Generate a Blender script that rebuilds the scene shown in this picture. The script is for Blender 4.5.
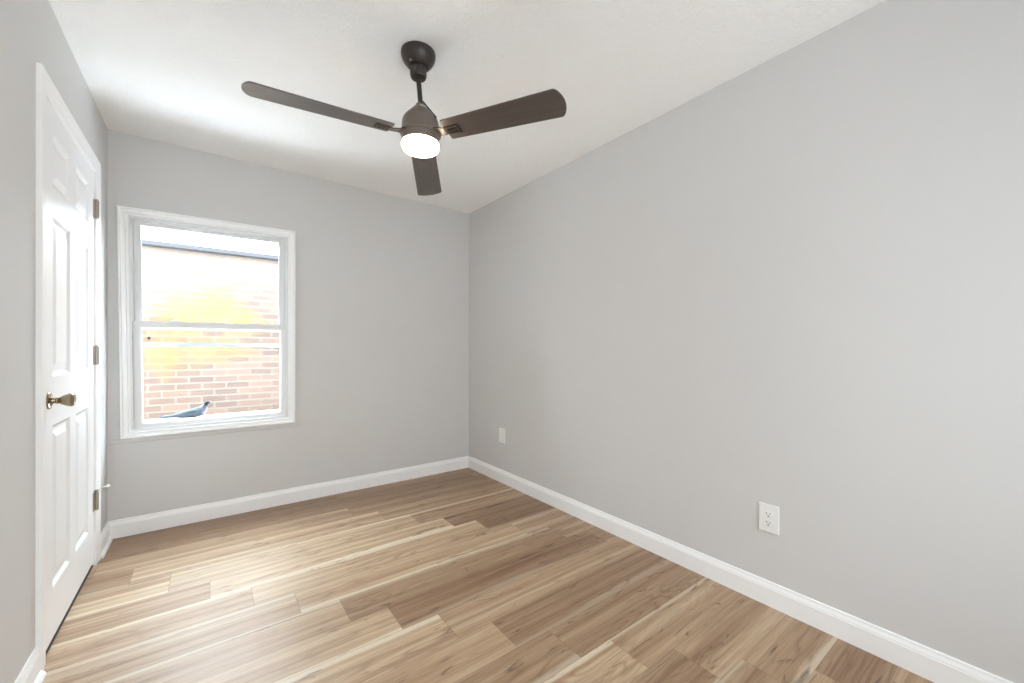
import bpy, bmesh, math, random
from mathutils import Vector, Matrix

for o in list(bpy.data.objects):
    bpy.data.objects.remove(o)
sc = bpy.context.scene
C = sc.collection
PI = math.pi

# ------------------------------------------------------------------ room measures (metres)
XL, XR, YB, YF, H = -0.478, 2.012, 3.379, -0.85, 2.44
BB = 0.107                                   # baseboard height

# ------------------------------------------------------------------ camera
cam = bpy.data.cameras.new('camera')
camo = bpy.data.objects.new('camera', cam)
C.objects.link(camo)
sc.camera = camo
F_PX, YAW, PITCH, ROLL, SHY = 406.346, 0.642615, -0.00146323, 0.00246384, 7.13155
cam.sensor_fit = 'HORIZONTAL'
cam.sensor_width = 36.0
cam.lens = F_PX / 1024 * 36.0
cam.shift_y = SHY / 1024
cam.clip_start = 0.02
fw = Vector((math.sin(YAW) * math.cos(PITCH), math.cos(YAW) * math.cos(PITCH), math.sin(PITCH)))
r0 = Vector((math.cos(YAW), -math.sin(YAW), 0))
u0 = r0.cross(fw)
rr = r0 * math.cos(ROLL) + u0 * math.sin(ROLL)
uu = u0 * math.cos(ROLL) - r0 * math.sin(ROLL)
M = Matrix((rr, uu, -fw)).transposed().to_4x4()
M.translation = Vector((0, 0, 1.14623))
camo.matrix_world = M

# ------------------------------------------------------------------ sky, daylight, exposure
SKY = 24.0
world = bpy.data.worlds.new('world')
sc.world = world
world.use_nodes = True
wn, wl = world.node_tree.nodes, world.node_tree.links
wn.clear()
wo = wn.new('ShaderNodeOutputWorld')
bg = wn.new('ShaderNodeBackground')
tc = wn.new('ShaderNodeTexCoord')
sp = wn.new('ShaderNodeSeparateXYZ')
rp = wn.new('ShaderNodeValToRGB')
rp.color_ramp.elements[0].position = 0.0
rp.color_ramp.elements[0].color = (0.53, 0.59, 0.64, 1)
rp.color_ramp.elements[1].position = 0.9
rp.color_ramp.elements[1].color = (0.80, 0.905, 1.0, 1)
wl.new(tc.outputs['Generated'], sp.inputs[0])
wl.new(sp.outputs['Z'], rp.inputs['Fac'])
wl.new(rp.outputs['Color'], bg.inputs['Color'])
bg.inputs['Strength'].default_value = SKY
wl.new(bg.outputs[0], wo.inputs['Surface'])

sc.view_settings.view_transform = 'Standard'
sc.view_settings.look = 'None'
sc.view_settings.gamma = 1.0
sc.view_settings.use_curve_mapping = False
sc.view_settings.exposure = 0.27
sc.cycles.use_denoising = True
sc.cycles.max_bounces = 14
sc.cycles.diffuse_bounces = 8
sc.cycles.transparent_max_bounces = 16
sc.cycles.sample_clamp_indirect = 0.0
sc.cycles.caustics_reflective = False
sc.cycles.caustics_refractive = False

# sun standing along the gap between the houses: added to light the unseen bounce slab outside, never the room directly
sun = bpy.data.lights.new('sun', 'SUN')
sun.energy = 55.0
sun.angle = 0.03
sun.color = (0.90, 0.95, 1.0)
suno = bpy.data.objects.new('sun', sun)
suno.rotation_euler = Vector((-math.cos(math.radians(50)), -0.02, -math.sin(math.radians(50)))).to_track_quat('-Z', 'Y').to_euler()
C.objects.link(suno)

RW = (-0.30, 1.88, 0.30, 2.15)                 # added fill-light window in the wall behind the photographer


def portal(name, loc, rot, sx, sy):
    l = bpy.data.lights.new(name, 'AREA')
    l.shape = 'RECTANGLE'
    l.size, l.size_y = sx, sy
    l.cycles.is_portal = True
    o = bpy.data.objects.new(name, l)
    o.location = loc
    o.rotation_euler = rot
    C.objects.link(o)


# portals only guide the sampling of the sky through the back window and the added fill window
portal('daylight_portal', (0.05, YB + 0.26, 1.30), (-PI / 2, 0, 0), 0.95, 1.40)
portal('daylight_portal', ((RW[0] + RW[1]) / 2, YF - 0.22, (RW[2] + RW[3]) / 2), (PI / 2, 0, 0),
       RW[1] - RW[0], RW[3] - RW[2])


# ------------------------------------------------------------------ helpers
def lin(h):
    h = h.lstrip('#')
    v = [int(h[i:i + 2], 16) / 255 for i in (0, 2, 4)]
    return tuple(c / 12.92 if c <= 0.04045 else ((c + 0.055) / 1.055) ** 2.4 for c in v) + (1,)


class NT:
    def __init__(self, name):
        self.m = bpy.data.materials.new(name)
        self.m.use_nodes = True
        self.n, self.l = self.m.node_tree.nodes, self.m.node_tree.links
        self.bsdf = self.n['Principled BSDF']
        self.out = self.n['Material Output']

    def new(self, t, **kw):
        x = self.n.new(t)
        for k, v in kw.items():
            setattr(x, k, v)
        return x

    def link(self, a, b):
        self.l.new(a, b)

    def math(self, op, a, b=None, clamp=False):
        x = self.new('ShaderNodeMath', operation=op, use_clamp=clamp)
        for i, v in enumerate((a, b)):
            if v is None:
                continue
            if isinstance(v, (int, float)):
                x.inputs[i].default_value = v
            else:
                self.link(v, x.inputs[i])
        return x.outputs[0]

    def mix(self, fac, a, b, blend='MIX'):
        x = self.new('ShaderNodeMix', data_type='RGBA', blend_type=blend)
        for s, v in ((x.inputs['Factor'], fac), (x.inputs['A'], a), (x.inputs['B'], b)):
            if isinstance(v, (int, float, tuple)):
                s.default_value = v
            else:
                self.link(v, s)
        return x.outputs['Result']

    def noise(self, vec, scale, detail=2, rough=0.5, dist=0.0):
        x = self.new('ShaderNodeTexNoise')
        x.inputs['Scale'].default_value = scale
        x.inputs['Detail'].default_value = detail
        x.inputs['Roughness'].default_value = rough
        x.inputs['Distortion'].default_value = dist
        if vec is not None:
            self.link(vec, x.inputs['Vector'])
        return x.outputs['Fac']

    def ramp(self, fac, stops):
        x = self.new('ShaderNodeValToRGB')
        e = x.color_ramp.elements
        while len(e) < len(stops):
            e.new(0.5)
        for i, (p, c) in enumerate(stops):
            e[i].position = p
            e[i].color = c if isinstance(c, tuple) else (c, c, c, 1)
        self.link(fac, x.inputs['Fac'])
        return x.outputs['Color']

    def bump(self, h, strength, dist):
        x = self.new('ShaderNodeBump')
        x.inputs['Strength'].default_value = strength
        x.inputs['Distance'].default_value = dist
        self.link(h, x.inputs['Height'])
        self.link(x.outputs[0], self.bsdf.inputs['Normal'])

    def obj(self):
        return self.new('ShaderNodeTexCoord').outputs['Object']


def paint(name, col, rough=0.6, mottling=0.02, bump=None, spec=0.5, metal=0.0):
    """painted / plain surface: base colour with a faint procedural mottling"""
    t = NT(name)
    c = lin(col) if isinstance(col, str) else col
    n = t.noise(t.obj(), 6.0, 3)
    t.link(t.mix(n, tuple(x * (1 - mottling) for x in c[:3]) + (1,), tuple(min(1, x * (1 + mottling)) for x in c[:3]) + (1,)),
           t.bsdf.inputs['Base Color'])
    t.bsdf.inputs['Roughness'].default_value = rough
    t.bsdf.inputs['Specular IOR Level'].default_value = spec
    t.bsdf.inputs['Metallic'].default_value = metal
    if bump:
        t.bump(t.noise(t.obj(), bump[0], 4, 0.6), bump[1], bump[2])
    return t.m


class MB:
    """collects faces of ONE mesh"""

    def __init__(self):
        self.v, self.f, self.mi = [], [], []

    def add(self, vs, fs, mi=0):
        b = len(self.v)
        self.v += [tuple(p) for p in vs]
        self.f += [tuple(b + i for i in f) for f in fs]
        self.mi += [mi] * len(fs)
        return self

    def box(self, x0, x1, y0, y1, z0, z1, mi=0):
        vs = [(x, y, z) for x in (x0, x1) for y in (y0, y1) for z in (z0, z1)]
        return self.add(vs, [(0, 1, 3, 2), (4, 6, 7, 5), (0, 4, 5, 1), (2, 3, 7, 6), (0, 2, 6, 4), (1, 5, 7, 3)], mi)

    def lathe(self, prof, base=(0, 0, 0), axis=(0, 0, 1), n=40, mi=0):
        """prof: (radius, height along axis) list"""
        a = Vector(axis).normalized()
        e1 = a.orthogonal().normalized()
        e2 = a.cross(e1)
        b = Vector(base)
        vs, fs = [], []
        for r, h in prof:
            for k in range(n):
                t = 2 * PI * k / n
                vs.append(b + a * h + (e1 * math.cos(t) + e2 * math.sin(t)) * max(r, 1e-5))
        for i in range(len(prof) - 1):
            for k in range(n):
                k2 = (k + 1) % n
                fs.append((i * n + k, i * n + k2, (i + 1) * n + k2, (i + 1) * n + k))
        fs.append(tuple(range(n)))
        fs.append(tuple((len(prof) - 1) * n + k for k in range(n)))
        return self.add(vs, fs, mi)

    def tube(self, p0, p1, r, n=16, mi=0):
        p0, p1 = Vector(p0), Vector(p1)
        return self.lathe([(r, 0), (r, (p1 - p0).length)], p0, p1 - p0, n, mi)

    def frame(self, rect, prof, T, open_bottom=False, mi=0, close=False):
        """mitred profile swept round a rectangle; prof: (inset, w); T maps (u, v, w) to xyz"""
        a0, a1, b0, b1 = rect
        vs, fs = [], []
        for i, w in prof:
            bb = b0 if open_bottom else b0 + i
            vs += [T(a0 + i, bb, w), T(a0 + i, b1 - i, w), T(a1 - i, b1 - i, w), T(a1 - i, bb, w)]
        n = len(prof)
        segs = 3 if open_bottom else 4
        for j in range(n - (0 if close else 1)):
            j2 = (j + 1) % n
            for k in range(segs):
                k2 = (k + 1) % 4
                fs.append((j * 4 + k, j * 4 + k2, j2 * 4 + k2, j2 * 4 + k))
        if open_bottom and close:
            fs.append(tuple(j * 4 for j in range(n)))
            fs.append(tuple(j * 4 + 3 for j in range(n)))
        return self.add(vs, fs, mi)

    def prism(self, prof, A, B, T):
        """profile (w, z) extruded from A to B along a wall; T(u, z, w)"""
        n = len(prof)
        vs = [T(A, z, w) for w, z in prof] + [T(B, z, w) for w, z in prof]
        fs = [(i, (i + 1) % n, n + (i + 1) % n, n + i) for i in range(n)]
        fs += [tuple(range(n)), tuple(range(n, 2 * n))]
        return self.add(vs, fs)

    def build(self, name, mat, parent=None, smooth=None, bevel=0, loc=None):
        me = bpy.data.meshes.new(name)
        me.from_pydata(self.v, [], self.f)
        for m in (mat if isinstance(mat, (list, tuple)) else [mat]):
            me.materials.append(m)
        me.polygons.foreach_set('material_index', self.mi)
        bm = bmesh.new()
        bm.from_mesh(me)
        bmesh.ops.recalc_face_normals(bm, faces=bm.faces)
        bm.to_mesh(me)
        bm.free()
        if smooth is not None:
            me.polygons.foreach_set('use_smooth', [True] * len(me.polygons))
            me.set_sharp_from_angle(angle=math.radians(smooth))
        o = bpy.data.objects.new(name, me)
        C.objects.link(o)
        if parent is not None:
            o.parent = parent
            o.location = -Vector(parent.location)
        if bevel:
            b = o.modifiers.new('bevel', 'BEVEL')
            b.width = bevel
            b.segments = 2
            b.limit_method = 'ANGLE'
        return o


def empty(name, loc, label=None, cat=None, kind=None, group=None):
    o = bpy.data.objects.new(name, None)
    o.empty_display_size = 0.05
    C.objects.link(o)
    o.location = loc
    for k, v in (('label', label), ('category', cat), ('kind', kind), ('group', group)):
        if v:
            o[k] = v
    return o


def struct(o, label, cat):
    o['kind'] = 'structure'
    o['label'] = label
    o['category'] = cat
    return o


TB = lambda u, v, w: (u, YB - w, v)           # back wall: u = x, w out of the wall into the room
TL = lambda u, v, w: (XL + w, u, v)           # left wall: u = y
TR = lambda u, v, w: (XR - w, u, v)           # right wall: u = y
TF = lambda u, v, w: (u, YF + w, v)           # wall behind the camera

# ------------------------------------------------------------------ materials
m_wall = paint('wall_paint', '#d5d4d3', 0.75, 0.012, (220, 0.06, 0.002), 0.3)
m_white = paint('white_trim_paint', '#f8f8f8', 0.38, 0.01)
m_door = paint('white_door_paint', '#f5f6f7', 0.36, 0.01, (60, 0.03, 0.002))
m_vinyl = paint('white_vinyl', '#e3e3e3', 0.35, 0.01)
m_sill = paint('outside_sill_paint', '#eeeeee', 0.6, 0.03)
m_plate = paint('white_plastic', '#efefed', 0.3, 0.01)
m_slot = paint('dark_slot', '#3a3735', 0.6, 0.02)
m_rubber = paint('white_rubber', '#e8e6e0', 0.5, 0.02)
m_drum = paint('taupe_metal', '#6f665d', 0.38, 0.04, None, 0.5, 0.2)
m_fan = paint('dark_bronze_metal', '#3d3632', 0.38, 0.05, None, 0.5, 0.35)
m_nickel = paint('satin_nickel', '#a3957f', 0.2, 0.05, None, 0.5, 0.95)
m_hinge = paint('brushed_nickel_hinge', '#b5ada0', 0.35, 0.06, None, 0.5, 0.9)
m_dark_hinge = paint('dark_hinge_pin', '#5d564e', 0.4, 0.06, None, 0.5, 0.8)
m_coping = paint('grey_coping_metal', (0.022, 0.022, 0.026, 1), 0.7, 0.15)
m_bounce = paint('pale_bounce_surface', '#8e8f92', 0.9, 0.04, (30, 0.3, 0.01))
m_cream = paint('pale_patch_paint', '#d9d2c4', 0.5, 0.03)

# ceiling: brushed knock-down texture
t = NT('textured_ceiling_paint')
co = t.obj()
t.bsdf.inputs['Base Color'].default_value = lin('#fbfaf8')
t.bsdf.inputs['Roughness'].default_value = 0.85
t.bsdf.inputs['Specular IOR Level'].default_value = 0.2
n1 = t.noise(co, 42, 4, 0.6, 1.2)
n2 = t.noise(co, 14, 2, 0.5, 0.6)
t.bump(t.math('MULTIPLY', t.math('SUBTRACT', n1, 0.42, True), t.math('ADD', n2, 0.2)), 0.65, 0.016)
m_ceil = t.m

# glass: pane with a Fresnel reflection
def glass(name, col):
    t = NT(name)
    t.n.remove(t.bsdf)
    tr = t.new('ShaderNodeBsdfTransparent')
    tr.inputs['Color'].default_value = col
    gl = t.new('ShaderNodeBsdfGlossy')
    gl.inputs['Roughness'].default_value = 0.02
    fr = t.new('ShaderNodeFresnel')
    fr.inputs['IOR'].default_value = 1.15
    mx = t.new('ShaderNodeMixShader')
    t.link(fr.outputs[0], mx.inputs[0])
    t.link(tr.outputs[0], mx.inputs[1])
    t.link(gl.outputs[0], mx.inputs[2])
    t.link(mx.outputs[0], t.out.inputs['Surface'])
    return t.m


m_glass = glass('clear_window_glass', (0.97, 0.985, 0.98, 1))
m_tint = glass('tinted_fill_glass', (0.225, 0.22, 0.212, 1))


# lamp glass of the fan
t = NT('lit_frosted_glass')
t.bsdf.inputs['Base Color'].default_value = lin('#fff6e8')
t.bsdf.inputs['Roughness'].default_value = 0.4
t.bsdf.inputs['Emission Color'].default_value = (1.0, 0.80, 0.60, 1)
lw = t.noise(t.obj(), 4, 1)
t.link(t.math('ADD', t.math('MULTIPLY', lw, 0.6), 30.0), t.bsdf.inputs['Emission Strength'])
m_lamp = t.m

# fan blades: very dark stained wood
t = NT('dark_stained_wood')
mp = t.new('ShaderNodeMapping')
mp.inputs['Scale'].default_value = (3, 60, 60)
t.link(t.new('ShaderNodeUVMap').outputs[0], mp.inputs[0])
g = t.noise(mp.outputs[0], 1.0, 5, 0.65, 0.4)
t.link(t.ramp(g, [(0.3, lin('#463e39')), (0.7, lin('#584e47'))]), t.bsdf.inputs['Base Color'])
t.bsdf.inputs['Roughness'].default_value = 0.3
t.bsdf.inputs['Specular IOR Level'].default_value = 0.8
t.bump(g, 0.05, 0.002)
m_blade = t.m

# brick of the house next door
t = NT('old_red_brick')
co = t.obj()
mp = t.new('ShaderNodeMapping')
mp.inputs['Rotation'].default_value = (PI / 2, 0, 0)
mp.inputs['Location'].default_value = (0.04, 0, 0)
t.link(co, mp.inputs[0])
# slight wobble so that the courses look laid by hand
wob = t.new('ShaderNodeTexNoise')
wob.inputs['Scale'].default_value = 5.0
t.link(mp.outputs[0], wob.inputs['Vector'])
vm = t.new('ShaderNodeVectorMath', operation='MULTIPLY_ADD')
t.link(wob.outputs['Color'], vm.inputs[0])
vm.inputs[1].default_value = (0.02, 0.012, 0)
t.link(mp.outputs[0], vm.inputs[2])
bt = t.new('ShaderNodeTexBrick')
bt.offset = 0.5
for k, v in (('Scale', 1.0), ('Mortar Size', 0.009), ('Mortar Smooth', 0.25), ('Bias', 0.0),
             ('Brick Width', 0.213), ('Row Height', 0.0695)):
    bt.inputs[k].default_value = v
bt.inputs['Color1'].default_value = (0.092, 0.056, 0.038, 1)
bt.inputs['Color2'].default_value = (0.058, 0.034, 0.025, 1)
bt.inputs['Mortar'].default_value = (0.0915, 0.0764, 0.0624, 1)
t.link(vm.outputs[0], bt.inputs['Vector'])
w1 = t.noise(co, 1.7, 3, 0.6)
washed = t.ramp(w1, [(0.42, 0.0), (0.62, 0.75)])
sx = t.new('ShaderNodeSeparateXYZ')
t.link(co, sx.inputs[0])
# colour turns paler up the upper half of the wall
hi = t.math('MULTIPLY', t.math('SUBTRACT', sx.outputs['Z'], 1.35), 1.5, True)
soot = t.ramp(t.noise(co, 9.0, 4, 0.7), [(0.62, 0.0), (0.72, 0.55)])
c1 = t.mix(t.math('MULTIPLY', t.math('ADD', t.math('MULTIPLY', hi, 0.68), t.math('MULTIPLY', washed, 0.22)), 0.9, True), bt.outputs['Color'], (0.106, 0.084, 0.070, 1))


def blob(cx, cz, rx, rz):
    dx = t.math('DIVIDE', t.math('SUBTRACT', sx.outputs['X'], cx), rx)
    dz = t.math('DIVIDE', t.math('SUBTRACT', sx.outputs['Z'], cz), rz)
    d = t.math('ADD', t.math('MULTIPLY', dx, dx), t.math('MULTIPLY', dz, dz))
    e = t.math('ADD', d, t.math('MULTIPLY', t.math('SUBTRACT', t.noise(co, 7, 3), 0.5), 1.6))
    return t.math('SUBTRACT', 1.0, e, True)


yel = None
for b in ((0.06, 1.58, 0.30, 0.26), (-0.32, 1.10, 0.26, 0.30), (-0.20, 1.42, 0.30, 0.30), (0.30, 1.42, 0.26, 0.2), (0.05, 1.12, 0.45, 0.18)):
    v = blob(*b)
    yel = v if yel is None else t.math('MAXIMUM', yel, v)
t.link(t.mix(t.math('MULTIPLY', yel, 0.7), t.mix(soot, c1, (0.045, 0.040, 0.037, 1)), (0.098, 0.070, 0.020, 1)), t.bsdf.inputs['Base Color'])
t.bsdf.inputs['Roughness'].default_value = 0.9
t.bump(bt.outputs['Fac'], -0.4, 0.008)
m_brick = t.m

# floor planks
t = NT('oak_vinyl_planks')
uv = t.new('ShaderNodeUVMap').outputs[0]      # u, v = metres along / across one plank
at = t.new('ShaderNodeAttribute', attribute_name='plank')
rs = t.new('ShaderNodeSeparateColor')
t.link(at.outputs['Color'], rs.inputs[0])
rnd, tone, side = rs.outputs[0], rs.outputs[1], rs.outputs[2]
us = t.new('ShaderNodeSeparateXYZ')
t.link(uv, us.inputs[0])
U, V = us.outputs[0], us.outputs[1]


def pv(su, sv, k):
    c = t.new('ShaderNodeCombineXYZ')
    t.link(t.math('ADD', t.math('MULTIPLY', U, su), t.math('MULTIPLY', rnd, 37.0 + k)), c.inputs[0])
    t.link(t.math('MULTIPLY', V, sv), c.inputs[1])
    t.link(t.math('MULTIPLY', rnd, 91.0 + 3 * k), c.inputs[2])
    return c.outputs[0]


streak = t.noise(pv(0.45, 22, 1), 1.0, 5, 0.62, 0.15)    # broad bands along the plank
fine = t.noise(pv(5.0, 210, 2), 1.0, 4, 0.75, 0.1)       # pores
cath = t.noise(pv(1.1, 9, 3), 1.0, 2, 0.45, 0.25)        # cathedral figure
rings = t.math('ABSOLUTE', t.math('SINE', t.math('MULTIPLY', cath, 52.0)))
rmask = t.ramp(t.noise(pv(0.8, 7, 8), 1.0, 1), [(0.45, 0.05), (0.62, 0.5)])
base = t.ramp(streak, [(0.28, lin('#99795d')), (0.42, lin('#bd9f82')), (0.56, lin('#d1b89b')), (0.74, lin('#e8d8bf'))])
base = t.mix(t.math('MULTIPLY', t.math('POWER', t.math('SUBTRACT', 1.0, rings), 1.5), rmask), base, lin('#7a5d46'))
base = t.mix(t.math('MULTIPLY', t.math('SUBTRACT', fine, 0.40, True), 1.0), base, lin('#7d5f48'))
mid = t.noise(pv(1.6, 62, 7), 1.0, 3, 0.6, 0.1)
base = t.mix(t.ramp(mid, [(0.48, 0.0), (0.72, 0.45)]), base, lin('#8a6a50'))
# pale sapwood along one long edge of some planks
dv = t.math('ABSOLUTE', t.math('SUBTRACT', V, t.math('MULTIPLY', side, 0.1795)))
wid = t.math('ADD', 0.006, t.math('MULTIPLY', t.math('SUBTRACT', t.noise(pv(0.9, 3, 9), 1.0, 2), 0.3, True), 0.10))
sap = t.ramp(t.math('DIVIDE', dv, wid), [(0.55, 1.0), (1.0, 0.0)])
sap = t.math('MULTIPLY', sap, t.math('GREATER_THAN', t.math('FRACT', t.math('MULTIPLY', rnd, 7.3)), 0.35))
base = t.mix(t.math('MULTIPLY', sap, 0.7), base, lin('#ebe0cd'))
# knots and dark flecks
kn = t.noise(pv(4.5, 22, 5), 1.0, 3, 0.6, 1.2)
base = t.mix(t.ramp(kn, [(0.615, 0.0), (0.71, 0.75)]), base, lin('#5b4231'))
fl = t.noise(pv(7.0, 80, 6), 1.0, 2, 0.5, 0.3)
base = t.mix(t.ramp(fl, [(0.66, 0.0), (0.76, 0.5)]), base, lin('#654c3a'))
tn = t.mix(tone, lin('#b29d8b'), lin('#fffdf6'))
base = t.mix(0.95, base, tn, 'MULTIPLY')
# tight seams
ed = t.math('MINIMUM', V, t.math('SUBTRACT', 0.1795, V))
seam = t.math('LESS_THAN', ed, 0.0011)
eu = t.math('MINIMUM', U, t.math('SUBTRACT', 1.26, U))
seam2 = t.math('LESS_THAN', eu, 0.0013)
base = t.mix(t.math('MULTIPLY', t.math('MAXIMUM', seam, seam2), 0.55), base, lin('#6a5240'))
t.link(base, t.bsdf.inputs['Base Color'])
t.link(t.math('ADD', 0.35, t.math('MULTIPLY', fine, 0.12)), t.bsdf.inputs['Roughness'])
t.bsdf.inputs['Specular IOR Level'].default_value = 0.65
t.bump(t.math('ADD', fine, t.math('MULTIPLY', seam, -1.0)), 0.06, 0.001)
m_floor = t.m

# ------------------------------------------------------------------ the room shell
# window opening in the back wall, door opening in the left wall
WX0, WX1, WZ0, WZ1 = -0.388, 0.470, 0.625, 1.952
DY0, DY1, DZ1 = 2.192, 3.017, 2.066
WT = 0.20

b = MB()
b.box(XL - 0.3, WX0, YB, YB + WT, -0.3, H + 0.15).box(WX1, XR + 0.3, YB, YB + WT, -0.3, H + 0.15)
b.box(WX0, WX1, YB, YB + WT, -0.3, WZ0).box(WX0, WX1, YB, YB + WT, WZ1, H + 0.15)
struct(b.build('wall_back', m_wall), 'warm light grey painted back wall with the window', 'wall')

b = MB()
b.box(XL - 0.14, XL, YF - 0.16, DY0, -0.05, H).box(XL - 0.14, XL, DY1, YB, -0.05, H)
b.box(XL - 0.14, XL, DY0, DY1, DZ1, H).box(XL - 0.14, XL - 0.06, DY0, DY1, -0.05, DZ1)  # last box: backing added behind the door to stop skylight leaking under it
struct(b.build('wall_left', m_wall), 'light grey painted left wall around the white door', 'wall')

b = MB().box(XR, XR + 0.14, YF - 0.16, YB, -0.05, H)
struct(b.build('wall_right', m_wall), 'long bare light grey painted wall on the right', 'wall')

b = MB()
x0, x1, z0, z1 = RW
b.box(XL, x0, YF - 0.16, YF, -0.05, H).box(x1, XR, YF - 0.16, YF, -0.05, H)
b.box(x0, x1, YF - 0.16, YF, -0.05, z0).box(x0, x1, YF - 0.16, YF, z1, H)
struct(b.build('wall_front', m_wall), 'light grey wall behind the photographer with an added fill-light window', 'wall')

struct(MB().box(XL - 0.14, XR + 0.14, YF - 0.16, YB, H, H + 0.15).build('ceiling', m_ceil),
       'off-white textured ceiling carrying the fan', 'ceiling')


def make_floor():
    random.seed(11)
    PW, PL = 0.1795, 1.26
    me = bpy.data.meshes.new('floor')
    vs, fs, uvs, cols, lens = [], [], [], [], []
    # tone of the planks, by row and by joint counted from the left wall
    tones = {(0, 0): .7, (0, 1): .32, (0, 2): .5, (-1, 0): .85, (-1, 1): .15, (-2, 0): .4, (-2, 1): .88, (-3, 0): .36, (-3, 1): .72,
             (-4, 0): .68, (-4, 1): .36, (-5, 0): .2, (-5, 1): .78, (-6, 0): .28, (-6, 1): .32, (-7, 0): .85, (-7, 1): .3, (-8, 0): .3, (-8, 1): .66,
             (1, 1): .8, (1, 2): .55, (2, 1): .85, (2, 2): .18, (3, 1): .95, (3, 2): .18, (4, 1): .85, (4, 2): .6, (5, 1): .85, (5, 2): .5, (6, 1): .6, (6, 2): .4,
             (7, 0): .2, (7, 1): .2, (7, 2): .3, (8, 0): .05, (8, 1): .1}
    sap = {(-1, 0): 0.0, (-2, 1): 1.0, (0, 1): 1.0, (-5, 1): 1.0, (-4, 0): 0.0, (2, 1): 1.0, (1, 1): 0.0}
    for n in range(-16, 9):
        y1 = min(1.946 + PW * n, YB + 0.0)
        y0 = 1.946 + PW * (n - 1)
        if y1 < YF:
            continue
        xj = 0.481 - 0.157 * n
        if n == 7:
            xj = 1.9
        if n == 8:
            xj = 0.794
        k0 = math.floor((XL - 0.06 - xj) / PL)
        k = k0
        while xj + k * PL < XR:
            a, c = xj + k * PL, xj + (k + 1) * PL
            k += 1
            a2, c2 = max(a, XL - 0.06), min(c, XR)
            if c2 <= a2:
                continue
            # order along the row, counted so that 1 is the plank right of the first joint in view
            idx = sum(1 for q in range(-3, 4) if XL < xj + q * PL <= a + 1e-6)
            ya = max(y0, YF)
            b0 = len(vs)
            vs += [(a2, ya, 0), (c2, ya, 0), (c2, y1, 0), (a2, y1, 0)]
            fs.append((b0, b0 + 1, b0 + 2, b0 + 3))
            uvs += [(a2 - a, ya - y0), (c2 - a, ya - y0), (c2 - a, y1 - y0), (a2 - a, y1 - y0)]
            tn = tones.get((n, idx), random.choice((0.2, 0.4, 0.5, 0.6, 0.7, 0.85)) + random.uniform(-0.08, 0.08))
            rv = random.random()
            while (n, idx) in sap and (rv * 7.3) % 1 <= 0.4:
                rv = random.random()
            cols.append((rv, tn, sap.get((n, idx), random.choice((0.0, 1.0))), 1))
            lens.append(PL)
    nf = len(fs)
    # the slab under the planks
    b0 = len(vs)
    X0, X1, Y0, Y1 = XL - 0.06, XR, YF, YB
    vs += [(X0, Y0, -0.05), (X1, Y0, -0.05), (X1, Y1, -0.05), (X0, Y1, -0.05), (X0, Y0, -0.001), (X1, Y0, -0.001), (X1, Y1, -0.001), (X0, Y1, -0.001)]
    for f in ((3, 2, 1, 0), (0, 1, 5, 4), (1, 2, 6, 5), (2, 3, 7, 6), (3, 0, 4, 7)):
        fs.append(tuple(b0 + i for i in f))
        uvs += [(0.1, 0.05)] * 4
        cols.append((0.5, 0.5, 0, 1))
        lens.append(PL)
    me.from_pydata(vs, [], fs)
    ul = me.uv_layers.new(name='UVMap')
    for i, q in enumerate(uvs):
        ul.data[i].uv = q
    ca = me.color_attributes.new('plank', 'FLOAT_COLOR', 'CORNER')
    for p in me.polygons:
        for li in p.loop_indices:
            ca.data[li].color = cols[p.index]
    me.materials.append(m_floor)
    o = bpy.data.objects.new('floor', me)
    C.objects.link(o)
    struct(o, 'oak-look plank floor in tan and grey-brown boards', 'floor')


make_floor()

# baseboards: flat board with a stepped, rounded top
BBP = [(0, 0), (0.013, 0), (0.013, 0.078), (0.0115, 0.081), (0.0115, 0.085), (0.009, 0.091), (0.0065, 0.098), (0.006, 0.104), (0.004, BB), (0, BB)]
SHOE = [(0.013, 0), (0.027, 0), (0.0262, 0.006), (0.0235, 0.012), (0.019, 0.0165), (0.013, 0.0185)]
struct(MB().prism(BBP, XL, XR, TB).build('baseboard_back', m_white), 'white baseboard under the window wall', 'baseboard')
struct(MB().prism(BBP, YF, YB - 0.013, TR).build('baseboard_right', m_white), 'long white baseboard along the right wall', 'baseboard')
CO0, CO1 = 2.118, 3.088                        # outer edges of the door casing
b = MB().prism(BBP, YF, CO0, TL).prism(SHOE, YF, CO0 - 0.004, TL)
struct(b.build('baseboard_left', m_white), 'white baseboard with shoe moulding left of the door', 'baseboard')
b = MB().prism(BBP, CO1, YB - 0.013, TL).prism(SHOE, CO1 + 0.002, YB - 0.013, TL)
struct(b.build('baseboard_left', m_white), 'short white baseboard between the door and the back corner', 'baseboard')
struct(MB().prism(BBP, XL + 0.03, XR - 0.014, TF).build('baseboard_front', m_white), 'white baseboard behind the photographer', 'baseboard')

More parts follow.
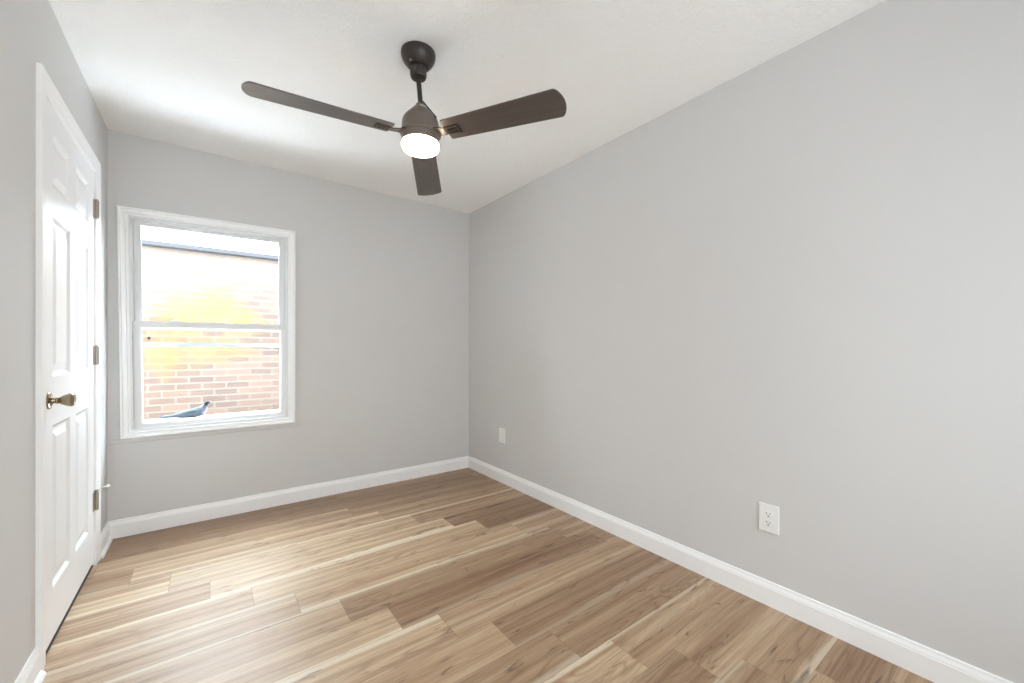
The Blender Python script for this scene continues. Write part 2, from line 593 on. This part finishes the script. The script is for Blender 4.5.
# ------------------------------------------------------------------ six-panel door
door = empty('door_1', (XL, (DY0 + DY1) / 2, 0), 'white six-panel door with nickel knob in the left wall', 'door', 'structure')
SY0, SY1, SZ0, SZ1 = 2.197, 3.012, 0.024, 2.060
ys = [SY0, 2.31, 2.557, 2.652, 2.899, SY1]
zs = [SZ0, 0.215, 0.845, 1.032, 1.648, 1.765, 1.965, SZ1]
b = MB()
pan = MB()
PPROF = [(0, 0), (0.003, -0.0015), (0.014, -0.0095), (0.022, -0.0100), (0.026, -0.0095), (0.050, -0.0015), (0.052, -0.0010)]
DW = 0.0005
for i in range(5):
    for j in range(7):
        if i in (1, 3) and j in (1, 3, 5):
            rect = (ys[i], ys[i + 1], zs[j], zs[j + 1])
            b.frame(rect, PPROF, lambda u, v, w: TL(u, v, w + DW))
            q = 0.052
            b.add([TL(u, v, DW - 0.001) for u, v in ((ys[i] + q, zs[j] + q), (ys[i + 1] - q, zs[j] + q), (ys[i + 1] - q, zs[j + 1] - q), (ys[i] + q, zs[j + 1] - q))], [(0, 1, 2, 3)])
        else:
            b.add([TL(u, v, DW) for u, v in ((ys[i], zs[j]), (ys[i + 1], zs[j]), (ys[i + 1], zs[j + 1]), (ys[i], zs[j + 1]))], [(0, 1, 2, 3)])
P = [(SY0, SZ0), (SY1, SZ0), (SY1, SZ1), (SY0, SZ1)]
b.add([TL(u, v, DW) for u, v in P] + [TL(u, v, -0.035) for u, v in P], [(0, 1, 5, 4), (1, 2, 6, 5), (2, 3, 7, 6), (3, 0, 4, 7), (4, 5, 6, 7)])
slab = b.build('door_slab', m_door, door)
# jamb and casing, mitred at the top
b = MB().frame((DY0, DY1, 0, DZ1), [(0, -0.055), (0, 0.0), (0.0042, 0.0), (0.0042, -0.055)], TL, True, close=True)
b.build('jamb', m_white, door)
MB().box(XL - 0.058, XL - 0.0008, DY0 + 0.005, DY1 - 0.005, 0.0003, 0.006).build('gap_shade_strip', m_slot, door)  # dark strip standing in for the shade in the gap under the door
cw = 0.070
CP = [(0, 0.0), (0, 0.014), (0.004, 0.0165), (0.012, 0.0165), (0.017, 0.0145), (0.022, 0.0150), (0.030, 0.0135), (0.045, 0.0105), (0.056, 0.0095), (0.062, 0.0105), (0.068, 0.0095), (cw, 0.007), (cw, 0.0)]
b = MB().frame((CO0, CO1, 0, DZ1 + cw - 0.003), CP, TL, True, close=True)
b.build('casing', m_white, door)
# hinges: barrel with pin tips, door leaf edge, jamb leaf
for hz in (1.868, 1.102, 0.338):
    hx, hy = XL + 0.0105, 3.0145
    hb = MB()
    for k in range(5):
        hb.lathe([(0.0052, 0), (0.0066, 0.0006), (0.0066, 0.0186), (0.0052, 0.0192)], (hx, hy, hz - 0.048 + k * 0.0192), n=20)
    hb.lathe([(0.003, 0), (0.0068, 0.001), (0.0068, 0.003), (0.002, 0.006)], (hx, hy, hz + 0.048), n=16)
    h = hb.build('hinge', m_hinge, door, 40)
    lf = MB().box(XL + 0.0006, XL + 0.0032, hy - 0.022, hy - 0.001, hz - 0.048, hz + 0.048)
    lf.box(XL + 0.003, hx, hy - 0.0035, hy - 0.001, hz - 0.048, hz + 0.048)
    lo = lf.build('leaf', m_hinge, h)
    lo.location = (0, 0, 0)
    lf = MB().box(XL + 0.003, hx + 0.008, hy + 0.001, hy + 0.0036, hz - 0.046, hz + 0.046)
    lo = lf.build('leaf', m_dark_hinge, h)
    lo.location = (0, 0, 0)
# pin-mounted door stop on the lowest hinge
b = MB()
b.lathe([(0.009, 0), (0.009, 0.003)], (XL + 0.0105, 3.0145, 0.3925), n=20)
b.tube((XL + 0.0105, 3.0145, 0.394), (XL + 0.047, 3.050, 0.398), 0.0033)
st = b.build('door_stop', m_hinge, door, 40)
b = MB().lathe([(0.0045, -0.004), (0.0075, 0.0), (0.0085, 0.007), (0.006, 0.012)], (XL + 0.045, 3.048, 0.398), (1, 1, 0.1), n=20)
b.lathe([(0.005, 0), (0.0065, 0.002), (0.0065, 0.010), (0.004, 0.013)], (XL + 0.017, 3.021, 0.395), (0.6, -0.5, -0.35), n=16)
s2 = b.build('rubber_tip', m_rubber, st, 40)
s2.location = (0, 0, 0)
# tulip knob
KY, KZ = 2.259, 0.944
b = MB().lathe([(0.0325, 0.0006), (0.0325, 0.003), (0.030, 0.0055), (0.024, 0.0065), (0.018, 0.008), (0.014, 0.011)], (XL, KY, KZ), (1, 0, 0), 48)
ro = b.build('knob_rosette', m_nickel, door, 35)
b = MB().lathe([(0.0125, 0.010), (0.011, 0.014), (0.0105, 0.019), (0.0125, 0.021), (0.0125, 0.024), (0.011, 0.026), (0.014, 0.031), (0.019, 0.040), (0.0235, 0.050), (0.0255, 0.058), (0.0255, 0.062), (0.023, 0.0645), (0.023, 0.0665), (0.020, 0.069), (0.010, 0.0705)],
                (XL, KY, KZ), (1, 0, 0), 48)
b.build('door_knob', m_nickel, door, 35)

# ------------------------------------------------------------------ double-hung window
win = empty('window_1', (0.05, YB, 0.6), 'white double-hung window in the back wall facing red brick', 'window', 'structure')
# the old opening is slightly out of square: bilinear map from a regular rectangle
R0 = (-0.437, 0.517, 0.592, 2.000)
QL = lambda v: -0.437 + (1 - (v - 0.592) / 1.408) * 0.018


def TW(u, v, w):
    s = (u - R0[0]) / (R0[1] - R0[0])
    k = (v - R0[2]) / (R0[3] - R0[2])
    x = QL(v) * (1 - s) + 0.517 * s
    z = v + (0.010 * s - 0.006) * max(0.0, min(1, k))
    return (x, YB - w, z)


b = MB().frame(R0, [(0, 0), (0, 0.018), (0.003, 0.021), (0.009, 0.021), (0.013, 0.009), (0.026, 0.007), (0.028, 0.013), (0.033, 0.014), (0.036, 0.004), (0.046, 0.002), (0.049, -0.004), (0.049, -0.006), (0.0, -0.0)], TW)
b.build('casing', m_white, win)
b = MB().frame((-0.390, 0.470, 0.634, 1.955), [(0, 0.004), (0.010, 0.004), (0.010, -0.022), (0.016, -0.022), (0.016, -0.027), (0.016, -0.115), (0.006, -0.115), (0.006, -0.145), (-0.01, -0.145), (-0.01, -0.010)], TW)
b.build('window_jamb', m_vinyl, win)


def sash(name, rect, st, top, bot, d0, d1, lift=None):
    """sash with moulded inner edge; rails of their own height"""
    a0, a1, b0, b1 = rect
    o = (a0 + st, a1 - st, b0 + bot, b1 - top)
    b = MB()
    vs, fs = [], []
    rings = [((0, 0, 0, 0), d0), ((st - .008, st - .008, bot - .008, top - .008), d0), ((st - .004, st - .004, bot - .004, top - .004), d0 - 0.004),
             ((st, st, bot, top), d0 - 0.009), ((st, st, bot, top), d1 + 0.003), ((st - .006, st - .006, bot - .006, top - .006), d1), ((0, 0, 0, 0), d1)]
    for (l, r, bo, tp), w in rings:
        vs += [TW(a0 + l, b0 + bo, w), TW(a0 + l, b1 - tp, w), TW(a1 - r, b1 - tp, w), TW(a1 - r, b0 + bo, w)]
    n = len(rings)
    for j in range(n):
        for k in range(4):
            fs.append((j * 4 + k, j * 4 + (k + 1) % 4, ((j + 1) % n) * 4 + (k + 1) % 4, ((j + 1) % n) * 4 + k))
    b.add(vs, fs)
    s = b.build(name, m_vinyl, win)
    g = MB()
    dm = (d0 + d1) / 2
    for w in (dm + 0.002, dm - 0.002):
        g.add([TW(x, z, w) for x, z in ((o[0] - .003, o[2] - .003), (o[1] + .003, o[2] - .003), (o[1] + .003, o[3] + .003), (o[0] - .003, o[3] + .003))], [(0, 1, 2, 3)])
    gp = g.build('glass_pane', m_glass, s)
    gp.location = (0, 0, 0)
    return s


up = sash('upper_sash', (-0.372, 0.454, 1.262, 1.944), 0.034, 0.026, 0.046, -0.052, -0.082)
lo = sash('lower_sash', (-0.374, 0.460, 0.644, 1.310), 0.038, 0.045, 0.032, -0.016, -0.046)
# sash locks on the meeting rail
for sx_ in (-0.17, 0.27):
    b = MB().box(sx_ - 0.022, sx_ + 0.022, YB + 0.020, YB + 0.044, 1.309, 1.315)
    b.lathe([(0.009, 0), (0.009, 0.006), (0.006, 0.008)], (sx_, YB + 0.032, 1.315), n=16)
    b.build('sash_lock', m_vinyl, win, 40)
# storm sash on the outside with its cross rail
b = MB()
b.frame((-0.378, 0.470, 0.668, 1.94), [(0, -0.132), (0.010, -0.132), (0.010, -0.146), (0, -0.146)], TW, close=True)
so = b.build('storm_sash', m_vinyl, win)
b = MB().box(-0.366, 0.462, YB + 0.134, YB + 0.146, 1.150, 1.177)
b.box(-0.366, 0.462, YB + 0.132, YB + 0.148, 1.147, 1.1505)
r_ = b.build('storm_rail', m_vinyl, so)
r_.location = (0, 0, 0)
b = MB().box(-0.312, -0.298, YB + 0.135, YB + 0.145, 1.196, 1.214).box(-0.306, -0.304, YB + 0.138, YB + 0.142, 1.177, 1.197)
b.box(0.424, 0.428, YB + 0.136, YB + 0.142, 1.112, 1.148).box(0.419, 0.431, YB + 0.136, YB + 0.142, 1.138, 1.147)
r_ = b.build('storm_latch', m_coping, so)
r_.location = (0, 0, 0)
# sloping sill outside
ZS = 0.660
b = MB()
pr = [(YB + 0.06, ZS - 0.035), (YB + 0.06, ZS + 0.002), (YB + 0.36, ZS - 0.012), (YB + 0.365, ZS - 0.018), (YB + 0.365, ZS - 0.05)]
vs = [(x, y, z) for x in (-0.386, 0.468) for y, z in pr]
b.add(vs, [(0, 1, 2, 3, 4), (5, 6, 7, 8, 9)] + [(i, (i + 1) % 5, 5 + (i + 1) % 5, 5 + i) for i in range(5)])
b.build('outside_sill', m_sill, win)

# thin painted ledge under the window
b = MB().prism([(0, 0.563), (0.007, 0.566), (0.008, 0.586), (0.006, 0.590), (0, 0.590)], XL + 0.0005, 0.5725, TB)
struct(b.build('trim_1', m_wall), 'thin wall-coloured ledge strip under the window', 'trim')

# added window in the wall behind the photographer (unseen, put in for fill light)
win2 = empty('fill_window', (0.8, YF, 0.3), 'unseen window added behind the photographer for fill light', 'window', 'structure')
b = MB().frame(RW, [(-0.06, 0.001), (-0.06, 0.016), (0.0, 0.012), (0.004, 0.0), (0.004, -0.06), (0.04, -0.06), (0.04, -0.1), (0.004, -0.1)], TF)
b.build('fill_window_frame', m_vinyl, win2)
b = MB().add([(x, YF - 0.08, z) for x, z in ((RW[0] + .04, RW[2] + .04), (RW[1] - .04, RW[2] + .04), (RW[1] - .04, RW[3] - .04), (RW[0] + .04, RW[3] - .04))], [(0, 1, 2, 3)])
b.build('glass_pane', m_tint, win2)

# ------------------------------------------------------------------ outside: brick wall with coping, added bounce slab
YN = 5.40
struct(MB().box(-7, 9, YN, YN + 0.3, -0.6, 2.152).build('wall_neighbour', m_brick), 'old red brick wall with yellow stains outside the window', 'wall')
b = MB().box(-7, 9, YN - 0.035, YN + 0.34, 2.152, 2.200)
b.box(-7, 9, YN - 0.045, YN - 0.034, 2.160, 2.203)
struct(b.build('trim_2', m_coping), 'dark grey coping along the top of the brick wall', 'trim')
struct(MB().box(-7, 9, YB + WT, YN, 0.28, 0.38).build('bounce_slab', m_bounce), 'pale unseen slab added between the houses to bounce light', 'bounce_slab')  # unseen reflector, added to throw light up through the window

# ------------------------------------------------------------------ pigeon on the outside sill
def make_pigeon():
    bx = lambda px: -0.246 + (px - 161) * 0.0053
    bz = lambda px, py: 0.6727 + (419 - py) * 0.00555 - (px - 161) * 0.00047
    m_b = paint('pigeon_grey_feathers', '#4a525a', 0.8, 0.12, (90, 0.3, 0.002))
    m_n = paint('pigeon_lilac_neck', '#625f6c', 0.6, 0.08, (90, 0.3, 0.002))
    m_h = paint('pigeon_dark_head', '#26292d', 0.7, 0.08)
    m_k = paint('pigeon_beak', '#383432', 0.5, 0.05)
    m_w = paint('pigeon_wing', '#515a63', 0.8, 0.2, (70, 0.4, 0.003))
    m_e = paint('pigeon_eye', '#3a1f14', 0.15, 0.02)
    y0 = 3.535
    # centre px, centre py, half height (m), half width (m), material
    S = [(160.2, 417.2, 0.003, 0.010, 0), (161.2, 417.0, 0.0070, 0.016, 0), (165, 416.5, 0.0095, 0.019, 0), (170, 416.1, 0.0110, 0.020, 0), (174.5, 415.7, 0.0145, 0.024, 0),
         (179, 415.0, 0.0205, 0.033, 0), (184, 413.8, 0.0265, 0.041, 0), (189, 412.8, 0.0310, 0.046, 0), (194, 411.8, 0.0340, 0.047, 0),
         (198, 410.5, 0.0345, 0.044, 0), (201, 408.8, 0.0315, 0.037, 0), (203.0, 406.6, 0.0265, 0.029, 1), (204.3, 404.4, 0.0220, 0.023, 1), (205.2, 402.3, 0.0185, 0.019, 1),
         (205.9, 400.6, 0.0168, 0.0170, 2), (207.1, 399.5, 0.0160, 0.0160, 2), (208.5, 399.3, 0.0120, 0.013, 2), (209.4, 399.7, 0.0062, 0.007, 3), (210.6, 400.5, 0.0035, 0.0038, 3), (211.6, 401.3, 0.0012, 0.0014, 3)]
    pts = [Vector((bx(a), y0, bz(a, c))) for a, c, *_ in S]
    n = 20
    b = MB()
    rings = []
    for i, (a, c, hz, hy, mi) in enumerate(S):
        tg = (pts[min(i + 1, len(S) - 1)] - pts[max(i - 1, 0)]).normalized()
        # sections lean only part of the way towards the spine so that the body keeps its outline
        tg = (tg + Vector((0.6, 0, 0))).normalized()
        up = Vector((0, 1, 0)).cross(tg) * -1
        ring = []
        for k in range(n):
            th = 2 * PI * k / n
            ring.append(pts[i] + Vector((0, 1, 0)) * (hy * math.cos(th)) + up * (hz * math.sin(th)))
        rings.append(ring)
    for i in range(len(S) - 1):
        b0 = len(b.v)
        b.v += [tuple(p) for p in rings[i]] if i == 0 else []
        if i == 0:
            b0 = 0
        b.v += [tuple(p) for p in rings[i + 1]]
        o0 = i * n
        for k in range(n):
            k2 = (k + 1) % n
            b.f.append((o0 + k, o0 + k2, o0 + n + k2, o0 + n + k))
            b.mi.append(S[i + 1][4])
    b.f.append(tuple(range(n)))
    b.mi.append(0)
    b.f.append(tuple((len(S) - 1) * n + k for k in range(n)))
    b.mi.append(3)
    zmin = min(v[2] for v in b.v)
    root = b.build('pigeon', [m_b, m_n, m_h, m_k], None, 60)
    root['label'] = 'grey pigeon with dark head resting on the ledge outside the window'
    root['category'] = 'pigeon'
    # folded wings hugging the back, tips over the tail
    for s in (1, -1):
        w = MB()
        ws = [(171.5, 415.2, 0.002, 0.004), (175, 414.9, 0.007, 0.006), (180, 413.8, 0.0135, 0.007), (186, 412.5, 0.019, 0.008), (192, 411.4, 0.022, 0.008), (197, 410.6, 0.020, 0.007), (200.5, 410.0, 0.012, 0.005), (202, 409.8, 0.003, 0.002)]
        hy_at = lambda px: next((S[i][3] + (S[i + 1][3] - S[i][3]) * (px - S[i][0]) / (S[i + 1][0] - S[i][0]) for i in range(len(S) - 1) if S[i][0] <= px <= S[i + 1][0]), 0.02)
        m = 12
        for i, (a, c, hz, ht) in enumerate(ws):
            for k in range(m):
                th = 2 * PI * k / m
                zc = hz * math.sin(th)
                w.v.append((bx(a), y0 + s * (hy_at(a) * 0.97 - 0.35 * abs(zc) + ht * math.cos(th)), bz(a, c) + 0.002 + zc))
        for i in range(len(ws) - 1):
            for k in range(m):
                w.f.append((i * m + k, i * m + (k + 1) % m, (i + 1) * m + (k + 1) % m, (i + 1) * m + k))
                w.mi.append(0)
        w.f += [tuple(range(m)), tuple((len(ws) - 1) * m + k for k in range(m))]
        w.mi += [0, 0]
        w.build('wing', m_w, root, 60)
        e = MB().lathe([(0.0001, -0.0026), (0.0018, -0.0018), (0.0026, 0), (0.0018, 0.0018), (0.0001, 0.0026)], (bx(207.7), y0 + s * 0.0150, bz(207.7, 399.0)), (0, 1, 0), 12)
        e.build('eye', m_e, root, 60)
    return root


pigeon = make_pigeon()

# ------------------------------------------------------------------ plates on the right wall
def rounded_plate(b, cy, cz, w, h, t0, t1, bev):
    b.frame((cy - w / 2, cy + w / 2, cz - h / 2, cz + h / 2), [(0, t0), (0, t1 - bev), (bev * 0.4, t1 - bev * 0.3), (bev * 1.3, t1)], TR)
    q = bev * 1.3
    b.add([TR(u, v, t1) for u, v in ((cy - w / 2 + q, cz - h / 2 + q), (cy + w / 2 - q, cz - h / 2 + q), (cy + w / 2 - q, cz + h / 2 - q), (cy - w / 2 + q, cz + h / 2 - q))], [(0, 1, 2, 3)])


oy, oz = 0.7645, 0.387
out = empty('wall_outlet', (XR, oy, oz), 'white duplex electrical outlet on the bare right wall', 'outlet')
b = MB()
rounded_plate(b, oy, oz, 0.082, 0.124, 0.0004, 0.0068, 0.003)
b.build('cover_plate', m_plate, out)
for dz in (0.0195, -0.0195):
    b = MB()
    # rounded-square receptacle face, flat at top and bottom
    n = 32
    ring = []
    for k in range(n):
        th = 2 * PI * k / n
        ring.append((0.0172 * math.cos(th), max(-0.0140, min(0.0140, 0.0172 * math.sin(th)))))
    vs = [TR(oy + a, oz + dz + c, 0.0060) for a, c in ring] + [TR(oy + a, oz + dz + c, 0.0082) for a, c in ring] + [TR(oy + a * .96, oz + dz + c * .96, 0.0086) for a, c in ring]
    fs = [(j * n + k, j * n + (k + 1) % n, (j + 1) * n + (k + 1) % n, (j + 1) * n + k) for j in range(2) for k in range(n)] + [tuple(2 * n + k for k in range(n))]
    b.add(vs, fs)
    rc = b.build('receptacle', m_plate, out)
    s_ = MB()
    for du, hh in ((0.0064, 0.0042), (-0.0064, 0.0034)):
        x_ = [TR(oy + du - 0.0013, oz + dz + 0.0035 - hh, 0.0083), TR(oy + du + 0.0013, oz + dz + 0.0035 + hh, 0.00875)]
        s_.box(min(x_[0][0], x_[1][0]), max(x_[0][0], x_[1][0]), x_[0][1], x_[1][1], x_[0][2], x_[1][2])
    s_.lathe([(0.0030, 0), (0.0030, 0.0006)], TR(oy, oz + dz - 0.0078, 0.00825), (-1, 0, 0), 16)
    so_ = s_.build('slots', m_slot, rc)
    so_.location = (0, 0, 0)
b = MB().lathe([(0.0034, 0), (0.0034, 0.0008), (0.002, 0.0014)], TR(oy, oz, 0.0066), (-1, 0, 0), 16)
b.build('screw', m_plate, out)

py_, pz_ = 2.822, 0.4005
pl = empty('wall_plate', (XR, py_, pz_), 'small white wall plate low on right wall near the back corner', 'wall plate')
b = MB()
rounded_plate(b, py_, pz_, 0.086, 0.122, 0.0004, 0.0068, 0.003)
b.build('cover_plate', m_plate, pl)
b = MB()
rounded_plate(b, py_, pz_, 0.034, 0.067, 0.0064, 0.0092, 0.0015)
b.build('insert', m_plate, pl)

# ------------------------------------------------------------------ ceiling fan
CX, CY = 0.7390, 1.6785                       # canopy; the fan hangs a touch out of plumb below it
FX, FY, FZ = 0.7475, 1.673, 2.075
fan = empty('ceiling_fan', (CX, CY, H), 'dark bronze three-blade ceiling fan with lit round lamp', 'ceiling fan')
b = MB().lathe([(0.0735, 0), (0.0745, -0.004), (0.0740, -0.014), (0.0710, -0.027), (0.064, -0.041), (0.054, -0.053), (0.047, -0.060), (0.044, -0.063), (0.036, -0.064)], (CX, CY, H), n=56)
b.build('canopy', m_fan, fan, 35)
b = MB().lathe([(0.030, -0.060), (0.0345, -0.063), (0.0360, -0.071), (0.0350, -0.102), (0.031, -0.110), (0.017, -0.112)], (CX, CY, H), n=40)
b.build('coupling', m_fan, fan, 35)
b = MB().lathe([(0.0045, 0), (0.0045, 0.002), (0.003, 0.003)], (CX - 0.047, CY - 0.026, H - 0.061), (-0.7, -0.4, -0.6), 12)
b.build('canopy_screw', m_nickel, fan)
b = MB().tube((CX, CY, H - 0.105), (FX, FY, FZ + 0.138), 0.0105, 24)
b.build('downrod', m_fan, fan, 35)
# motor housing: cone-topped drum
b = MB().lathe([(0.018, 0.140), (0.021, 0.139), (0.024, 0.130), (0.034, 0.119), (0.052, 0.100), (0.068, 0.082), (0.0745, 0.072), (0.0785, 0.062), (0.0800, 0.050), (0.0800, 0.026), (0.083, 0.020), (0.088, 0.012), (0.089, 0.008), (0.086, 0.004), (0.0745, 0.004)], (FX, FY, FZ), n=64)
mh = b.build('motor_housing', m_drum, fan, 35)
# yoke arms from the rod to the drum, and a small pale patch on the cone
for a in (-60, 120):
    ca, sa = math.cos(math.radians(a)), math.sin(math.radians(a))
    yk = MB().tube((FX + 0.012 * ca, FY + 0.012 * sa, FZ + 0.150), (FX + 0.080 * ca, FY + 0.080 * sa, FZ + 0.066), 0.0038, 12)
    yk.build('yoke_arm', m_fan, fan, 40)
b = MB()
vs = []
A0 = math.atan2(-FY, -FX)
for h_, r_ in ((0.1235, 0.0315), (0.1115, 0.0427)):
    for k in range(5):
        a = A0 + 0.35 - (k - 2) * (0.011 / r_ * 0.7)
        vs.append((FX + r_ * math.cos(a), FY + r_ * math.sin(a), FZ + h_))
b.add(vs, [(k, k + 1, 6 + k, 5 + k) for k in range(4)])
b.build('pale_patch', m_cream, fan)
# light kit ring and glass
b = MB().lathe([(0.076, 0.010), (0.0815, 0.007), (0.0800, -0.022), (0.0790, -0.030), (0.074, -0.032)], (FX, FY, FZ), n=64)
lk = b.build('light_ring', m_drum, fan, 35)
for k in range(3):
    a = A0 + (k - 1) * 2.09 + 0.3
    b = MB().lathe([(0.0035, 0), (0.0035, 0.002), (0.002, 0.003)], (FX + 0.0812 * math.cos(a), FY + 0.0812 * math.sin(a), FZ - 0.016), (math.cos(a), math.sin(a), 0), 12)
    s_ = b.build('ring_screw', m_nickel, lk)
    s_.location = (0, 0, 0)
b = MB().lathe([(0.0735, -0.028), (0.0785, -0.0305), (0.0808, -0.035), (0.0808, -0.046), (0.0785, -0.054), (0.073, -0.060), (0.063, -0.0635), (0.04, -0.0655), (0.02, -0.066)], (FX, FY, FZ), n=64)
b.build('lamp_glass', m_lamp, fan, 50)

# blades
A_BASE, BETA, R0B, R1B, HC0, HC1 = 3.1275, -0.1817, 0.1242, 0.6378, 0.0565, 0.0705
DA = (-0.0442, 0.0133, 0.0309)
DR = (-0.0272, -0.0064, -0.0216)
for k in range(3):
    a = A_BASE + 2 * PI / 3 * k + DA[k]
    ax0 = Vector((math.cos(a), math.sin(a), 0))
    ch0 = Vector((-math.sin(a), math.cos(a), 0))
    ax = ax0 * math.cos(DR[k]) + Vector((0, 0, 1)) * math.sin(DR[k])
    nr = ax.cross(ch0)
    ch = ch0 * math.cos(BETA) + nr * math.sin(BETA)
    nn = ax.cross(ch)
    O = Vector((FX, FY, FZ))
    P3 = lambda r, s, h: O + ax * r + ch * s + nn * h
    # outline: nearly straight root with clipped corners, arc tip
    ol = [(R0B + 0.006, -HC0 + 0.004), (R0B + 0.012, -HC0)]
    ol += [(R1B - 0.012, -HC1), (R1B - 0.004, -HC1 + 0.004)]
    for j in range(1, 12):
        s = -HC1 + 0.004 + (2 * HC1 - 0.008) * j / 12
        ol.append((R1B - 0.004 + 0.022 * (1 - (s / HC1) ** 2), s))
    ol += [(R1B - 0.004, HC1 - 0.004), (R1B - 0.012, HC1), (R0B + 0.012, HC0), (R0B + 0.006, HC0 - 0.004)]
    n = len(ol)
    b = MB()
    b.add([P3(r, s, 0.0) for r, s in ol] + [P3(r, s, 0.0055) for r, s in ol], [tuple(range(n)), tuple(range(n, 2 * n))] + [(i, (i + 1) % n, n + (i + 1) % n, n + i) for i in range(n)])
    bo = b.build('blade', m_blade, fan)
    me = bo.data
    ul = me.uv_layers.new(name='UVMap')
    for lp in me.loops:
        p = me.vertices[lp.vertex_index].co - O
        ul.data[lp.index].uv = (p.dot(ax) + k * 1.7, p.dot(ch))
    # blade iron: arm from the drum, plate with three raised ribs under the blade root
    b = MB()
    pts = [(0.070, 0.030, 0.012), (0.100, 0.026, 0.004), (0.128, 0.020, -0.001)]
    vs = []
    for r, hw, h in pts:
        z = O + ax * r + Vector((0, 0, h))
        for s, d in ((-hw, 0), (hw, 0), (hw, -0.004), (-hw, -0.004)):
            vs.append(z + (ch0 if r < 0.09 else ch) * s + Vector((0, 0, d)))
    fs = [(i * 4 + j, i * 4 + (j + 1) % 4, i * 4 + 4 + (j + 1) % 4, i * 4 + 4 + j) for i in range(2) for j in range(4)] + [(0, 1, 2, 3), (8, 9, 10, 11)]
    b.add(vs, fs)

    def pbox(r0_, r1_, s0, s1, h0, h1):
        b.add([P3(r, s, h) for r in (r0_, r1_) for s in (s0, s1) for h in (h0, h1)],
              [(0, 1, 3, 2), (4, 6, 7, 5), (0, 4, 5, 1), (2, 3, 7, 6), (0, 2, 6, 4), (1, 5, 7, 3)])
    pbox(0.124, 0.142, -0.020, 0.020, -0.004, 0.0)
    pbox(0.186, 0.196, -0.024, 0.024, -0.006, 0.0)
    for s in (-0.017, 0.0, 0.017):
        pbox(0.140, 0.188, s - 0.0045, s + 0.0045, -0.006, 0.0)
    for s in (-0.017, 0.017):
        b.lathe([(0.004, 0), (0.004, 0.0015), (0.002, 0.0025)], P3(0.191, s, -0.0055), -nn, 12)
    io = b.build('blade_iron', m_fan, fan)
